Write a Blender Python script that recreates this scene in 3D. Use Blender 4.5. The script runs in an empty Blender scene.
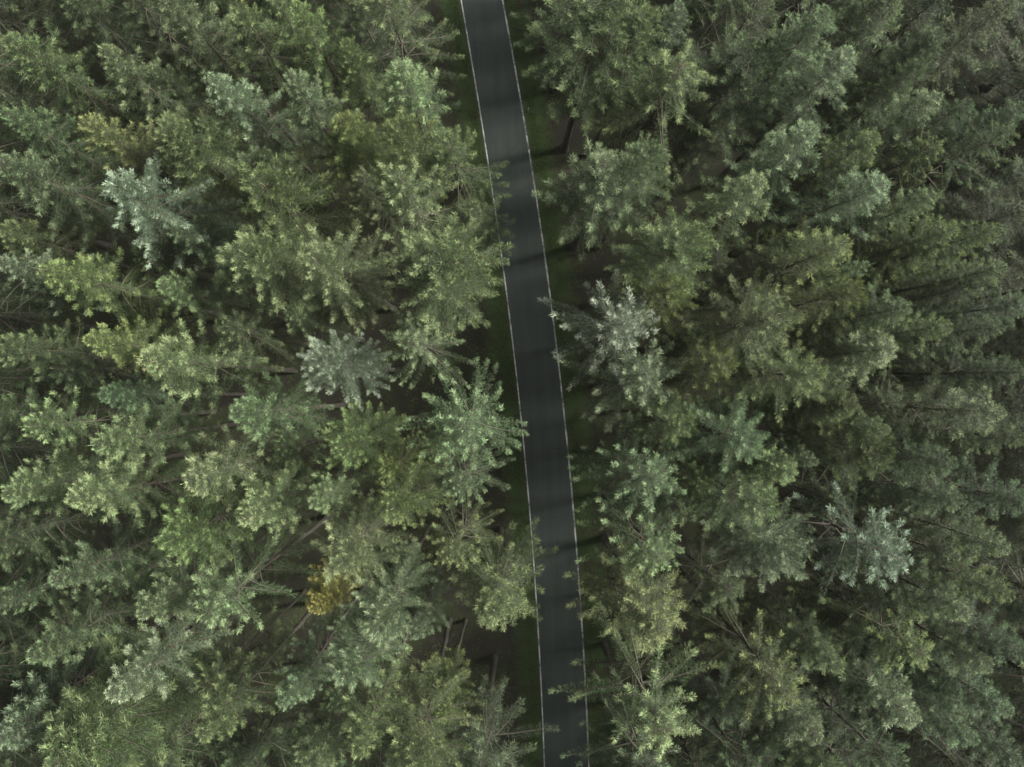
import bpy, math, random
import numpy as np

# ------------------------------------------------------------------ basics
S = bpy.context.scene
COL = S.collection
H_CAM, F_PX, CX, CY = 80.0, 700.0, 512.0, 383.5      # drone height over the road and its lens


def at(u, v, z=0.0):
    """Point of the place seen in direction (u, v) from the drone, at height z above the ground."""
    k = (H_CAM - z) / F_PX
    return (u - CX) * k, (CY - v) * k, z


def tag(o, label=None, cat=None, group=None, kind=None):
    for k, val in (('label', label), ('category', cat), ('group', group), ('kind', kind)):
        if val:
            o[k] = val
    return o


def mesh_obj(name, verts, faces, mats, parent=None, smooth=False, fmat=None, attrs=None):
    """verts (n,3) array; faces (m,3) or (m,4) int array or list of such arrays."""
    me = bpy.data.meshes.new(name)
    if isinstance(faces, np.ndarray):
        faces = [faces]
    faces = [np.asarray(f, dtype=np.int32) for f in faces if len(f)]
    verts = np.asarray(verts, dtype=np.float32)
    me.vertices.add(len(verts))
    me.vertices.foreach_set('co', verts.ravel())
    loops = np.concatenate([f.ravel() for f in faces])
    sizes = np.concatenate([np.full(len(f), f.shape[1], dtype=np.int32) for f in faces])
    starts = np.concatenate([[0], np.cumsum(sizes)[:-1]]).astype(np.int32)
    me.loops.add(len(loops))
    me.loops.foreach_set('vertex_index', loops)
    me.polygons.add(len(sizes))
    me.polygons.foreach_set('loop_start', starts)
    me.polygons.foreach_set('loop_total', sizes)
    if fmat is not None:
        me.polygons.foreach_set('material_index', np.asarray(fmat, dtype=np.int32))
    me.polygons.foreach_set('use_smooth', np.full(len(sizes), smooth, dtype=bool))
    for an, av in (attrs or {}).items():
        a = me.attributes.new(an, 'FLOAT', 'POINT')
        a.data.foreach_set('value', np.asarray(av, dtype=np.float32))
    me.update(calc_edges=True)
    for m in (mats if isinstance(mats, (list, tuple)) else [mats]):
        me.materials.append(m)
    o = bpy.data.objects.new(name, me)
    COL.objects.link(o)
    if parent:
        o.parent = parent
    return o


# ------------------------------------------------------------------ materials
def new_mat(name):
    m = bpy.data.materials.new(name)
    m.use_nodes = True
    nt = m.node_tree
    b = nt.nodes['Principled BSDF']
    return m, nt, b


def N(nt, t, **kw):
    n = nt.nodes.new(t)
    for k, v in kw.items():
        setattr(n, k, v)
    return n


def noise(nt, scale, detail=4, rough=.6, coords='Object', vec_scale=None):
    tc = N(nt, 'ShaderNodeTexCoord')
    n = N(nt, 'ShaderNodeTexNoise')
    n.inputs['Scale'].default_value = scale
    n.inputs['Detail'].default_value = detail
    n.inputs['Roughness'].default_value = rough
    if vec_scale:
        mp = N(nt, 'ShaderNodeMapping')
        mp.inputs['Scale'].default_value = vec_scale
        nt.links.new(tc.outputs[coords], mp.inputs[0])
        nt.links.new(mp.outputs[0], n.inputs['Vector'])
    else:
        nt.links.new(tc.outputs[coords], n.inputs['Vector'])
    return n


def ramp(nt, src, stops):
    r = N(nt, 'ShaderNodeValToRGB')
    e = r.color_ramp.elements
    while len(e) < len(stops):
        e.new(.5)
    for el, (p, c) in zip(e, stops):
        el.position = p
        el.color = (*c, 1)
    nt.links.new(src, r.inputs[0])
    return r


def mixc(nt, fac, a, b, mode='MIX'):
    m = N(nt, 'ShaderNodeMix', data_type='RGBA', blend_type=mode)
    for i, s in ((0, fac), (6, a), (7, b)):
        if hasattr(s, 'links'):
            nt.links.new(s, m.inputs[i])
        elif i == 0:
            m.inputs[0].default_value = s
        else:
            m.inputs[i].default_value = (*s, 1)
    return m.outputs[2]


def needle_material():
    """Needles: the object's colour is this tree's fresh growth, older needles are a deeper green; every shoot differs."""
    m, nt, b = new_mat('spruce_needles')
    oi = N(nt, 'ShaderNodeObjectInfo')
    age = N(nt, 'ShaderNodeAttribute', attribute_name='fresh')
    rnd = N(nt, 'ShaderNodeAttribute', attribute_name='shoot_tint')
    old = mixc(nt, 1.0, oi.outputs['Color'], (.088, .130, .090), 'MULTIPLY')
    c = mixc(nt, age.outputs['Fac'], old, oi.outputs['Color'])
    v = N(nt, 'ShaderNodeMapRange')
    v.inputs['To Min'].default_value = .50
    v.inputs['To Max'].default_value = 1.75
    sq = N(nt, 'ShaderNodeMath', operation='POWER')
    sq.inputs[1].default_value = 1.8
    nt.links.new(rnd.outputs['Fac'], sq.inputs[0])
    nt.links.new(sq.outputs[0], v.inputs['Value'])
    hs = N(nt, 'ShaderNodeHueSaturation')
    nt.links.new(c, hs.inputs['Color'])
    nt.links.new(v.outputs[0], hs.inputs['Value'])
    hv = N(nt, 'ShaderNodeMapRange')
    hv.inputs['To Min'].default_value = .485
    hv.inputs['To Max'].default_value = .515
    nt.links.new(rnd.outputs['Fac'], hv.inputs['Value'])
    nt.links.new(hv.outputs[0], hs.inputs['Hue'])
    nt.links.new(hs.outputs[0], b.inputs['Base Color'])
    b.inputs['Roughness'].default_value = .5
    b.inputs['Specular IOR Level'].default_value = .35
    tl = N(nt, 'ShaderNodeBsdfTranslucent')                 # thin needles let some light through
    nt.links.new(hs.outputs[0], tl.inputs['Color'])
    mx = N(nt, 'ShaderNodeMixShader')
    mx.inputs[0].default_value = .20
    nt.links.new(b.outputs[0], mx.inputs[1])
    nt.links.new(tl.outputs[0], mx.inputs[2])
    nt.links.new(mx.outputs[0], nt.nodes['Material Output'].inputs['Surface'])
    return m


def bark_material():
    m, nt, b = new_mat('spruce_bark')
    n = noise(nt, 3.0, 6, .7, vec_scale=(2, 2, .5))
    r = ramp(nt, n.outputs['Fac'], [(.3, (.034, .028, .021)), (.6, (.062, .053, .042)), (.8, (.10, .09, .075))])
    tz = N(nt, 'ShaderNodeTexCoord')
    sx = N(nt, 'ShaderNodeSeparateXYZ')
    nt.links.new(tz.outputs['Object'], sx.inputs[0])
    lw = N(nt, 'ShaderNodeMapRange')
    lw.inputs['From Min'].default_value = 10
    lw.inputs['From Max'].default_value = 19
    lw.inputs['To Min'].default_value = 1
    lw.inputs['To Max'].default_value = 0
    nt.links.new(sx.outputs['Z'], lw.inputs['Value'])
    lich = ramp(nt, n.outputs['Fac'], [(.3, (.042, .038, .031)), (.6, (.085, .077, .065)), (.8, (.16, .15, .13))])
    nt.links.new(mixc(nt, lw.outputs[0], r.outputs[0], lich.outputs[0]), b.inputs['Base Color'])
    b.inputs['Roughness'].default_value = .9
    bp = N(nt, 'ShaderNodeBump')
    bp.inputs['Strength'].default_value = .6
    bp.inputs['Distance'].default_value = .03
    nt.links.new(n.outputs['Fac'], bp.inputs['Height'])
    nt.links.new(bp.outputs[0], b.inputs['Normal'])
    return m


def cone_material():
    m, nt, b = new_mat('ripe_cones')
    n = noise(nt, 40, 3)
    r = ramp(nt, n.outputs['Fac'], [(.3, (.20, .11, .06)), (.7, (.36, .22, .13))])
    nt.links.new(r.outputs[0], b.inputs['Base Color'])
    b.inputs['Roughness'].default_value = .7
    return m


def asphalt_material():
    m, nt, b = new_mat('worn_asphalt')
    tcu = N(nt, 'ShaderNodeAttribute', attribute_name='across')       # metres from the road's middle
    fine = noise(nt, 30, 5, .75)
    patch = noise(nt, .35, 4, .55)
    streak = noise(nt, 1.0, 3, .6, vec_scale=(2.2, .05, 1))
    base = ramp(nt, fine.outputs['Fac'], [(.3, (.033, .044, .042)), (.7, (.051, .067, .064))])
    c = mixc(nt, patch.outputs['Fac'], (.85, .86, .88), (1.14, 1.13, 1.12))
    c = mixc(nt, 1.0, base.outputs[0], c, 'MULTIPLY')
    s = ramp(nt, streak.outputs['Fac'], [(.35, (.88, .88, .88)), (.65, (1.12, 1.12, 1.13))])
    c = mixc(nt, .8, c, mixc(nt, 1.0, c, s.outputs[0], 'MULTIPLY'))
    # the two polished wheel tracks
    ab = N(nt, 'ShaderNodeMath', operation='ABSOLUTE')
    nt.links.new(tcu.outputs['Fac'], ab.inputs[0])
    sb = N(nt, 'ShaderNodeMath', operation='SUBTRACT')
    nt.links.new(ab.outputs[0], sb.inputs[0])
    sb.inputs[1].default_value = .85
    ab2 = N(nt, 'ShaderNodeMath', operation='ABSOLUTE')
    nt.links.new(sb.outputs[0], ab2.inputs[0])
    tr = N(nt, 'ShaderNodeMapRange')
    tr.inputs['From Max'].default_value = .6
    tr.inputs['To Min'].default_value = .55
    tr.inputs['To Max'].default_value = 0
    nt.links.new(ab2.outputs[0], tr.inputs['Value'])
    c = mixc(nt, tr.outputs[0], c, (.054, .067, .061))
    tc = N(nt, 'ShaderNodeTexCoord')
    wob = noise(nt, .8, 3, .6)
    wv = N(nt, 'ShaderNodeVectorMath', operation='MULTIPLY_ADD')
    nt.links.new(wob.outputs['Color'], wv.inputs[0])
    wv.inputs[1].default_value = (1.2, 1.2, 0)
    nt.links.new(tc.outputs['Object'], wv.inputs[2])
    vo = N(nt, 'ShaderNodeTexVoronoi', feature='DISTANCE_TO_EDGE')
    vo.inputs['Scale'].default_value = .42
    nt.links.new(wv.outputs[0], vo.inputs['Vector'])
    ck = N(nt, 'ShaderNodeMapRange')
    ck.inputs['From Max'].default_value = .022
    ck.inputs['To Min'].default_value = .6
    ck.inputs['To Max'].default_value = 0
    nt.links.new(vo.outputs['Distance'], ck.inputs['Value'])
    gate = ramp(nt, patch.outputs['Fac'], [(.48, (0, 0, 0)), (.58, (1, 1, 1))])
    ckm = N(nt, 'ShaderNodeMath', operation='MULTIPLY')
    nt.links.new(ck.outputs[0], ckm.inputs[0])
    nt.links.new(gate.outputs[0], ckm.inputs[1])
    c = mixc(nt, ckm.outputs[0], c, (.022, .024, .023))
    edge = N(nt, 'ShaderNodeMapRange')                       # needle litter lies along the edges
    edge.inputs['From Min'].default_value = 1.7
    edge.inputs['From Max'].default_value = 2.7
    edge.inputs['To Max'].default_value = .75
    nt.links.new(ab.outputs[0], edge.inputs['Value'])
    lit = noise(nt, 3.2, 6, .8)
    lg = ramp(nt, lit.outputs['Fac'], [(.46, (0, 0, 0)), (.60, (1, 1, 1))])
    lm = N(nt, 'ShaderNodeMath', operation='MULTIPLY')
    nt.links.new(edge.outputs[0], lm.inputs[0])
    nt.links.new(lg.outputs[0], lm.inputs[1])
    c = mixc(nt, lm.outputs[0], c, (.062, .055, .034))
    nt.links.new(c, b.inputs['Base Color'])
    b.inputs['Roughness'].default_value = .78
    bp = N(nt, 'ShaderNodeBump')
    bp.inputs['Strength'].default_value = .3
    bp.inputs['Distance'].default_value = .01
    nt.links.new(fine.outputs['Fac'], bp.inputs['Height'])
    nt.links.new(bp.outputs[0], b.inputs['Normal'])
    return m


def paint_material(name, wear):
    m, nt, b = new_mat(name)
    n = noise(nt, 5.0, 6, .75)
    n2 = noise(nt, .6, 3, .6)
    ad = N(nt, 'ShaderNodeMath', operation='ADD')
    nt.links.new(n.outputs['Fac'], ad.inputs[0])
    nt.links.new(n2.outputs['Fac'], ad.inputs[1])
    r = ramp(nt, ad.outputs[0], [(wear - .08, (.09, .095, .09)), (wear + .10, (.74, .76, .73))])
    # ramp clamps at 1: sum runs 0.6..1.4, so halve it
    hv = N(nt, 'ShaderNodeMath', operation='MULTIPLY')
    hv.inputs[1].default_value = .5
    nt.links.new(ad.outputs[0], hv.inputs[0])
    nt.links.new(hv.outputs[0], r.inputs[0])
    nt.links.new(r.outputs[0], b.inputs['Base Color'])
    b.inputs['Roughness'].default_value = .7
    return m


def ground_material():
    m, nt, b = new_mat('needle_litter')
    n1 = noise(nt, .25, 5, .6, 'Object')
    n2 = noise(nt, 6, 6, .75, 'Object')
    n3 = noise(nt, .12, 3, .5, 'Object')
    litter = ramp(nt, n2.outputs['Fac'], [(.3, (.015, .015, .010)), (.55, (.027, .025, .017)), (.75, (.044, .040, .027))])
    moss = ramp(nt, n2.outputs['Fac'], [(.3, (.018, .025, .010)), (.7, (.042, .055, .020))])
    f = ramp(nt, n1.outputs['Fac'], [(.46, (0, 0, 0)), (.62, (1, 1, 1))])
    c = mixc(nt, f.outputs[0], litter.outputs[0], moss.outputs[0])
    nt.links.new(c, b.inputs['Base Color'])
    b.inputs['Roughness'].default_value = .95
    bp = N(nt, 'ShaderNodeBump')
    bp.inputs['Distance'].default_value = .08
    nt.links.new(n2.outputs['Fac'], bp.inputs['Height'])
    nt.links.new(bp.outputs[0], b.inputs['Normal'])
    return m


def verge_material():
    m, nt, b = new_mat('mossy_verge')
    n1 = noise(nt, .5, 5, .6)
    n2 = noise(nt, 8, 6, .75)
    g = ramp(nt, n2.outputs['Fac'], [(.3, (.024, .046, .013)), (.7, (.056, .095, .029))])
    d = ramp(nt, n2.outputs['Fac'], [(.3, (.028, .024, .014)), (.7, (.055, .046, .028))])
    f = ramp(nt, n1.outputs['Fac'], [(.5, (0, 0, 0)), (.68, (1, 1, 1))])
    c = mixc(nt, f.outputs[0], g.outputs[0], d.outputs[0])
    ac = N(nt, 'ShaderNodeAttribute', attribute_name='across')
    ab = N(nt, 'ShaderNodeMath', operation='ABSOLUTE')
    nt.links.new(ac.outputs['Fac'], ab.inputs[0])
    n3 = noise(nt, .9, 5, .65)
    ma = N(nt, 'ShaderNodeMath', operation='MULTIPLY_ADD')
    nt.links.new(n3.outputs['Fac'], ma.inputs[0])
    ma.inputs[1].default_value = 4.2
    nt.links.new(ab.outputs[0], ma.inputs[2])
    out = N(nt, 'ShaderNodeMapRange')                        # grass gives way to needle litter, raggedly
    out.inputs['From Min'].default_value = 6.5
    out.inputs['From Max'].default_value = 7.8
    nt.links.new(ma.outputs[0], out.inputs['Value'])
    litter = ramp(nt, n2.outputs['Fac'], [(.3, (.015, .015, .010)), (.55, (.027, .025, .017)), (.75, (.044, .040, .027))])
    nt.links.new(mixc(nt, out.outputs[0], c, litter.outputs[0]), b.inputs['Base Color'])
    b.inputs['Roughness'].default_value = .95
    return m


def flat_mat(name, col, rough=.5):
    m, nt, b = new_mat(name)
    n = noise(nt, 25, 3)
    c = mixc(nt, n.outputs['Fac'], tuple(x * .85 for x in col), tuple(min(1, x * 1.12) for x in col))
    nt.links.new(c, b.inputs['Base Color'])
    b.inputs['Roughness'].default_value = rough
    return m


def grass_material():
    m, nt, b = new_mat('grass_blades')
    rnd = N(nt, 'ShaderNodeAttribute', attribute_name='shoot_tint')
    r = ramp(nt, rnd.outputs['Fac'], [(0, (.04, .08, .016)), (.6, (.08, .13, .03)), (1, (.14, .145, .05))])
    nt.links.new(r.outputs[0], b.inputs['Base Color'])
    b.inputs['Roughness'].default_value = .6
    return m


M_NEEDLE, M_BARK, M_CONE = needle_material(), bark_material(), cone_material()

# ------------------------------------------------------------------ spruce building
TREE_H = 32.0


def unit(a):
    return a / np.maximum(np.linalg.norm(a, axis=-1, keepdims=True), 1e-9)


class Shoots:
    def __init__(s):
        s.p, s.d, s.l, s.r, s.a = [], [], [], [], []

    def add(s, p, d, l, r, a):
        s.p.append(p); s.d.append(d); s.l.append(l); s.r.append(r); s.a.append(a)

    def count(s):
        return sum(len(x) for x in s.l)


def needle_geometry(sh, rng, bunches=7):
    """Each shoot: a slim three-sided spindle with needle bunches standing out from it."""
    p = np.concatenate(sh.p); d = unit(np.concatenate(sh.d)); l = np.concatenate(sh.l)
    r = np.concatenate(sh.r); a = np.concatenate(sh.a)
    n = len(l)
    tint = rng.random(n)
    ref = np.tile([0., 0., 1.], (n, 1)) + rng.normal(0, .3, (n, 3))
    s = unit(np.cross(d, ref)); u = np.cross(s, d)
    ph = rng.random(n) * 6.283
    V, F, A, T = [], [], [], []
    base = 0
    ring = []
    for k in range(3):
        an = ph + k * 2.0944
        ring.append(p + d * (l * .22)[:, None] + (s * np.cos(an)[:, None] + u * np.sin(an)[:, None]) * r[:, None])
    tip = p + d * l[:, None]
    V += [p, *ring, tip]
    i = np.arange(n)
    for k in range(3):
        k2 = (k + 1) % 3
        F.append(np.stack([i + (1 + k) * n, i + (1 + k2) * n, i + 4 * n], 1))
    A += [a] * 5; T += [tint] * 5
    base = 5 * n
    for k in range(bunches):
        t = (.15 + .75 * (k + rng.random(n) * .6) / bunches)
        an = ph + k * 2.4
        out = s * np.cos(an)[:, None] + u * np.sin(an)[:, None]
        c = p + d * (l * t)[:, None]
        w = d * (l * .045)[:, None]
        e = c + (out * .85 + d * .8) * (r * 3.0)[:, None]
        V += [c - w, c + w, e]
        F.append(np.stack([i + base, i + base + n, i + base + 2 * n], 1))
        A += [a] * 3; T += [tint] * 3
        base += 3 * n
    return np.concatenate(V), np.concatenate(F), np.concatenate(A), np.concatenate(T)


def tube(pts, rad, sides=5):
    pts = np.asarray(pts, float); rad = np.asarray(rad, float)
    t = unit(np.gradient(pts, axis=0))
    ref = np.array([0, 0, 1.]) if abs(t[0, 2]) < .8 else np.array([1., 0, 0])
    s = unit(np.cross(t, ref)); u = np.cross(s, t)
    an = np.arange(sides) * 2 * math.pi / sides
    v = pts[:, None] + (s[:, None] * np.cos(an)[None, :, None] + u[:, None] * np.sin(an)[None, :, None]) * rad[:, None, None]
    v = v.reshape(-1, 3)
    i = np.arange(len(pts) - 1)[:, None] * sides
    j = np.arange(sides)[None]; j2 = (j + 1) % sides
    f = np.stack([i + j, i + j2, i + sides + j2, i + sides + j], -1).reshape(-1, 4)
    return v, f


def bough(rng, origin, az, L, e0, droop, tipup, P):
    """A bough's axis (points, tangents) and its shoots. e0 start elevation, then droop, then the tip turns up."""
    ns = 14
    s = np.linspace(0, 1, ns)
    wob = rng.normal(0, .06)
    el = e0 - droop * np.sin(s * math.pi * .62) + tipup * np.clip((s - .6) / .4, 0, 1) ** 1.5
    azs = az + wob * s * 3 + rng.normal(0, .03) * np.sin(s * 7)
    T = np.stack([np.cos(el) * np.cos(azs), np.cos(el) * np.sin(azs), np.sin(el)], 1)
    pts = origin + np.concatenate([[[0, 0, 0]], np.cumsum((T[1:] + T[:-1]) * .5 * (L / (ns - 1)), 0)])
    sh = Shoots()
    small = min(1.0, .42 + .33 * L)                  # young boughs near the top carry shorter shoots
    tf = P['tipfresh'] * (.45 + .36 * L)             # longer boughs carry fresh growth further back
    # side twigs
    bare = P['bare'] * min(1, max(0, (L - 2.0) / 2.0))
    sp = P['twig_sp']
    m = max(4, int(L * (1 - bare) / sp))
    st = bare + (1 - bare) * (np.arange(m) + rng.random(m) * .7) / m
    st = np.repeat(st, 2)
    side = np.tile([1., -1.], m)
    st = np.clip(st + rng.normal(0, .01, 2 * m), 0, 1)
    keep = rng.random(2 * m) > .06
    st, side = st[keep], side[keep]
    k = len(st)
    P0 = np.stack([np.interp(st, s, pts[:, c]) for c in range(3)], 1)
    T0 = unit(np.stack([np.interp(st, s, T[:, c]) for c in range(3)], 1))
    Sd = unit(np.cross(T0, [0, 0, 1.])); Up = np.cross(Sd, T0)
    env = np.clip((1.02 - st) / .38, .16, 1) * np.clip((st - bare) / .16 + .35, .3, 1)
    tl = min(P['twig_len'], .08 + .26 * L) * env * rng.uniform(.75, 1.2, k)
    fw = rng.normal(P['fwd'], .12, k)
    dr = rng.normal(P['twig_droop'], .16, k)
    D = unit(T0 * np.cos(fw)[:, None] + Sd * (side * np.sin(fw))[:, None] + Up * (-np.sin(dr))[:, None])
    # nodes on each twig
    nod = P['node_sp']
    cnt = np.maximum(1, np.round(tl / nod).astype(int))
    idx = np.repeat(np.arange(k), cnt)
    pos = np.concatenate([(np.arange(c) + .5) / c for c in cnt])
    dd = D[idx].copy()
    dd[:, 2] -= P['hang'] * pos ** 1.5
    dd = unit(dd)
    Pn = P0[idx] + D[idx] * (tl[idx] * pos)[:, None]
    Pn[:, 2] -= P['hang'] * .35 * tl[idx] * pos ** 2
    nn = len(idx)
    Sn = unit(np.cross(dd, Up[idx] + rng.normal(0, .15, (nn, 3))))
    togo = (1 - st[idx]) * L                      # metres left to the bough's end
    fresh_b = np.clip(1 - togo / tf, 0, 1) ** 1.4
    for sg in (1, -1):
        a = rng.normal(.75, .15, nn)
        di = unit(dd * np.cos(a)[:, None] + Sn * (sg * np.sin(a))[:, None] + Up[idx] * rng.normal(P['lift'], .2, nn)[:, None])
        ll = P['shoot'] * small * rng.uniform(.65, 1.2, nn) * (1.1 - .45 * pos)
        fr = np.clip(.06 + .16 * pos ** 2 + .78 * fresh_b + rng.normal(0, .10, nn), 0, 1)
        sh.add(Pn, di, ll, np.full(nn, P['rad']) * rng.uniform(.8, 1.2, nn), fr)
    # twig axes and twig ends
    sh.add(P0, D, tl * .9 + .04, np.full(k, P['rad'] * .8), np.clip(.12 + .6 * np.clip(1 - (1 - st) * L / tf, 0, 1) ** 1.4, 0, 1))
    En = P0 + D * tl[:, None]
    En[:, 2] -= P['hang'] * .35 * tl
    for _ in range(2):
        sh.add(En, D + rng.normal(0, .32, (k, 3)) + [0, 0, P['end_up']], P['shoot'] * small * rng.uniform(.8, 1.25, k), np.full(k, P['rad']),
               np.clip(.12 + .85 * np.clip(1 - (1 - st) * L / tf, 0, 1) ** 1.4 + rng.normal(0, .1, k), 0, 1))
    # the tuft that ends the bough
    q = max(5, int(P['tuft'] * small))
    tip, tt = pts[-1], T[-1]
    dv = unit(tt + rng.normal(0, .55, (q, 3)) + [0, 0, P['tuft_up']])
    back = rng.random(q) * min(.45, L * .25)
    sh.add(tip - tt * back[:, None], dv, P['shoot'] * small * rng.uniform(.8, 1.5, q), np.full(q, P['rad'] * 1.1), np.clip(rng.normal(.80, .16, q), 0, 1))
    return pts, sh


def profile(d, P):
    """Bough length at d metres under the top."""
    L = .22 + 1.12 * P['spread'] * min(1, d / (2.1 * P['open'])) ** P['cone']
    if d > P['live']:
        L *= max(.3, 1 - (d - P['live']) / 9.0)
    return L


def build_spruce(seed, P):
    """One spruce of TREE_H metres: Empty > trunk, crown, each long lower bough (all at the origin)."""
    rng = np.random.default_rng(seed)
    root = bpy.data.objects.new('spruce_tree', None)
    COL.objects.link(root)
    root.empty_display_size = .5
    # trunk: slightly wandering, tapered, a flare at the foot
    nz = 26
    z = np.linspace(-.3, TREE_H, nz)
    wx = np.cumsum(rng.normal(0, .03, nz)); wy = np.cumsum(rng.normal(0, .03, nz))
    rad = .27 * (1 - np.clip(z, 0, None) / TREE_H) ** 1.05 + .010 + .12 * np.exp(-np.clip(z, 0, None) / .5)
    tp = np.stack([wx, wy, z], 1)
    wv, wf = [], []
    off = 0

    def wood(pts, r, sides):
        nonlocal off
        v, f = tube(pts, r, sides)
        wv.append(v); wf.append(f + off)
        off += len(v)
    wood(tp, rad, 8)

    def axis(zz):
        return np.array([np.interp(zz, z, wx), np.interp(zz, z, wy), zz])
    crown = Shoots()
    loose = []
    d, az0 = .75, rng.random() * 6.28
    # leader: one upright shoot with a star of short ones
    top = axis(TREE_H)
    q = 8
    crown.add(np.repeat(top[None], q, 0) - np.stack([np.zeros(q), np.zeros(q), rng.random(q) * .9], 1),
              np.stack([rng.normal(0, .45, q), rng.normal(0, .45, q), np.full(q, 1.)], 1), rng.uniform(.12, .26, q), np.full(q, P['rad'] * 1.1), np.full(q, .9))
    crown.add(top[None] - [[0, 0, .5]], np.array([[.03, .02, 1.]]), np.array([1.5]), np.array([P['rad']]), np.array([1.]))
    while d < P['deep']:
        nb = int(rng.integers(5, 8)) if d < 4.5 else int(rng.integers(4, 7)) if d < P['live'] else int(rng.integers(3, 6))
        az0 += .55 + rng.random() * .5
        for k in range(nb):
            az = az0 + (k + rng.normal(0, .16)) * 6.2832 / nb
            dz = d + rng.normal(0, .08)
            asym = 1 + P['lop'] * math.cos(az - 1.0)
            L = profile(dz, P) * rng.uniform(.78, 1.15) * asym
            if rng.random() < .05:
                L *= .55
            w = min(1, dz / 9.0)
            e0 = P['e_top'] * (1 - w) + P['e_low'] * w + rng.normal(0, .08)
            pts, sh = bough(rng, axis(TREE_H - dz), az, L, e0, P['droop'] * (.4 + .6 * w), P['tipup'] * (.30 + .70 * w), P)
            r0 = .010 + .011 * L
            if 7.0 < dz < 13.5 and k % 3 == 0 and len(loose) < 10:
                loose.append((pts, r0, sh))
            else:
                for q_ in range(len(sh.l)):
                    crown.add(sh.p[q_], sh.d[q_], sh.l[q_], sh.r[q_], sh.a[q_])
                wood(pts[::2] if len(pts) > 8 else pts, np.linspace(r0, .006, len(pts[::2])), 4)
        # a few short boughs between the whorls
        if d < P['live'] and (P['fill'] or d < 1.6):
            for _ in range(int(rng.integers(1, 3) if d < 5 else rng.integers(0, 2))):
                dz = d + rng.uniform(.12, .4)
                L = min(1.2, profile(dz, P) * rng.uniform(.4, .75))
                pts, sh = bough(rng, axis(TREE_H - dz), rng.random() * 6.28, L, P['e_top'] * .7, P['droop'] * .5, P['tipup'], P)
                for q_ in range(len(sh.l)):
                    crown.add(sh.p[q_], sh.d[q_], sh.l[q_], sh.r[q_], sh.a[q_])
        d += P['whorl'] * (.8 + .4 * rng.random()) * (.36 + .10 * min(d, 10))
    # dead snags under the live crown
    for _ in range(14):
        dz = rng.uniform(P['deep'] - 3, TREE_H - 6)
        az = rng.random() * 6.28
        L = rng.uniform(.7, 2.2)
        o = axis(TREE_H - dz)
        s = np.linspace(0, 1, 5)
        pts = o + np.stack([np.cos(az) * s * L, np.sin(az) * s * L, -.25 * L * s + .1 * s * s], 1)
        wood(pts, np.linspace(.022, .005, 5), 4)
    v, f, a, t = needle_geometry(crown, rng)
    mesh_obj('trunk', np.concatenate(wv), np.concatenate(wf), M_BARK, root, smooth=True)
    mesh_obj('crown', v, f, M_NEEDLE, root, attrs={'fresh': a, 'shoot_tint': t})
    for pts, r0, sh in loose:
        tv, tf = tube(pts, np.linspace(r0, .006, len(pts)), 4)
        v, f, a, t = needle_geometry(sh, rng)
        n0 = len(v)
        z0 = np.zeros(len(tv))
        mesh_obj('bough', np.concatenate([v, tv]), [f, tf + n0], [M_NEEDLE, M_BARK], root,
                 fmat=np.concatenate([np.zeros(len(f)), np.ones(len(tf))]), attrs={'fresh': np.concatenate([a, z0]), 'shoot_tint': np.concatenate([t, z0])})
    return root


def build_cones(seed):
    """Hanging cones round the top: a sub-part of the crown."""
    rng = np.random.default_rng(seed)
    V, F, off = [], [], 0
    for _ in range(26):
        dz = rng.uniform(.25, 2.0)
        az = rng.random() * 6.28
        r = rng.uniform(.12, .25 + .32 * dz)
        c = np.array([math.cos(az) * r, math.sin(az) * r, TREE_H - dz])
        L = rng.uniform(.10, .16)
        ax = np.array([rng.normal(0, .15), rng.normal(0, .15), -1.])
        s = np.array([0, .12, .35, .65, .88, 1.])
        v, f = tube(c + ax * (s * L)[:, None], np.array([.006, .022, .03, .026, .014, .003]), 6)
        V.append(v); F.append(f + off); off += len(v)
    return np.concatenate(V), np.concatenate(F)


BASE = dict(bare=.16, twig_sp=.12, twig_len=.30, fwd=.85, twig_droop=.22, node_sp=.13, hang=.35, lift=.12, shoot=.25, rad=.012, end_up=.2, tuft=24, tuft_up=.5,
            spread=3.3, open=5.0, live=12, deep=19, lop=.06, e_top=.42, e_low=-.15, droop=.5, tipup=.75, whorl=1.25, tipfresh=.58, cone=1.0, fill=1)


def kind(**kw):
    d = dict(BASE); d.update(kw)
    return d


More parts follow.
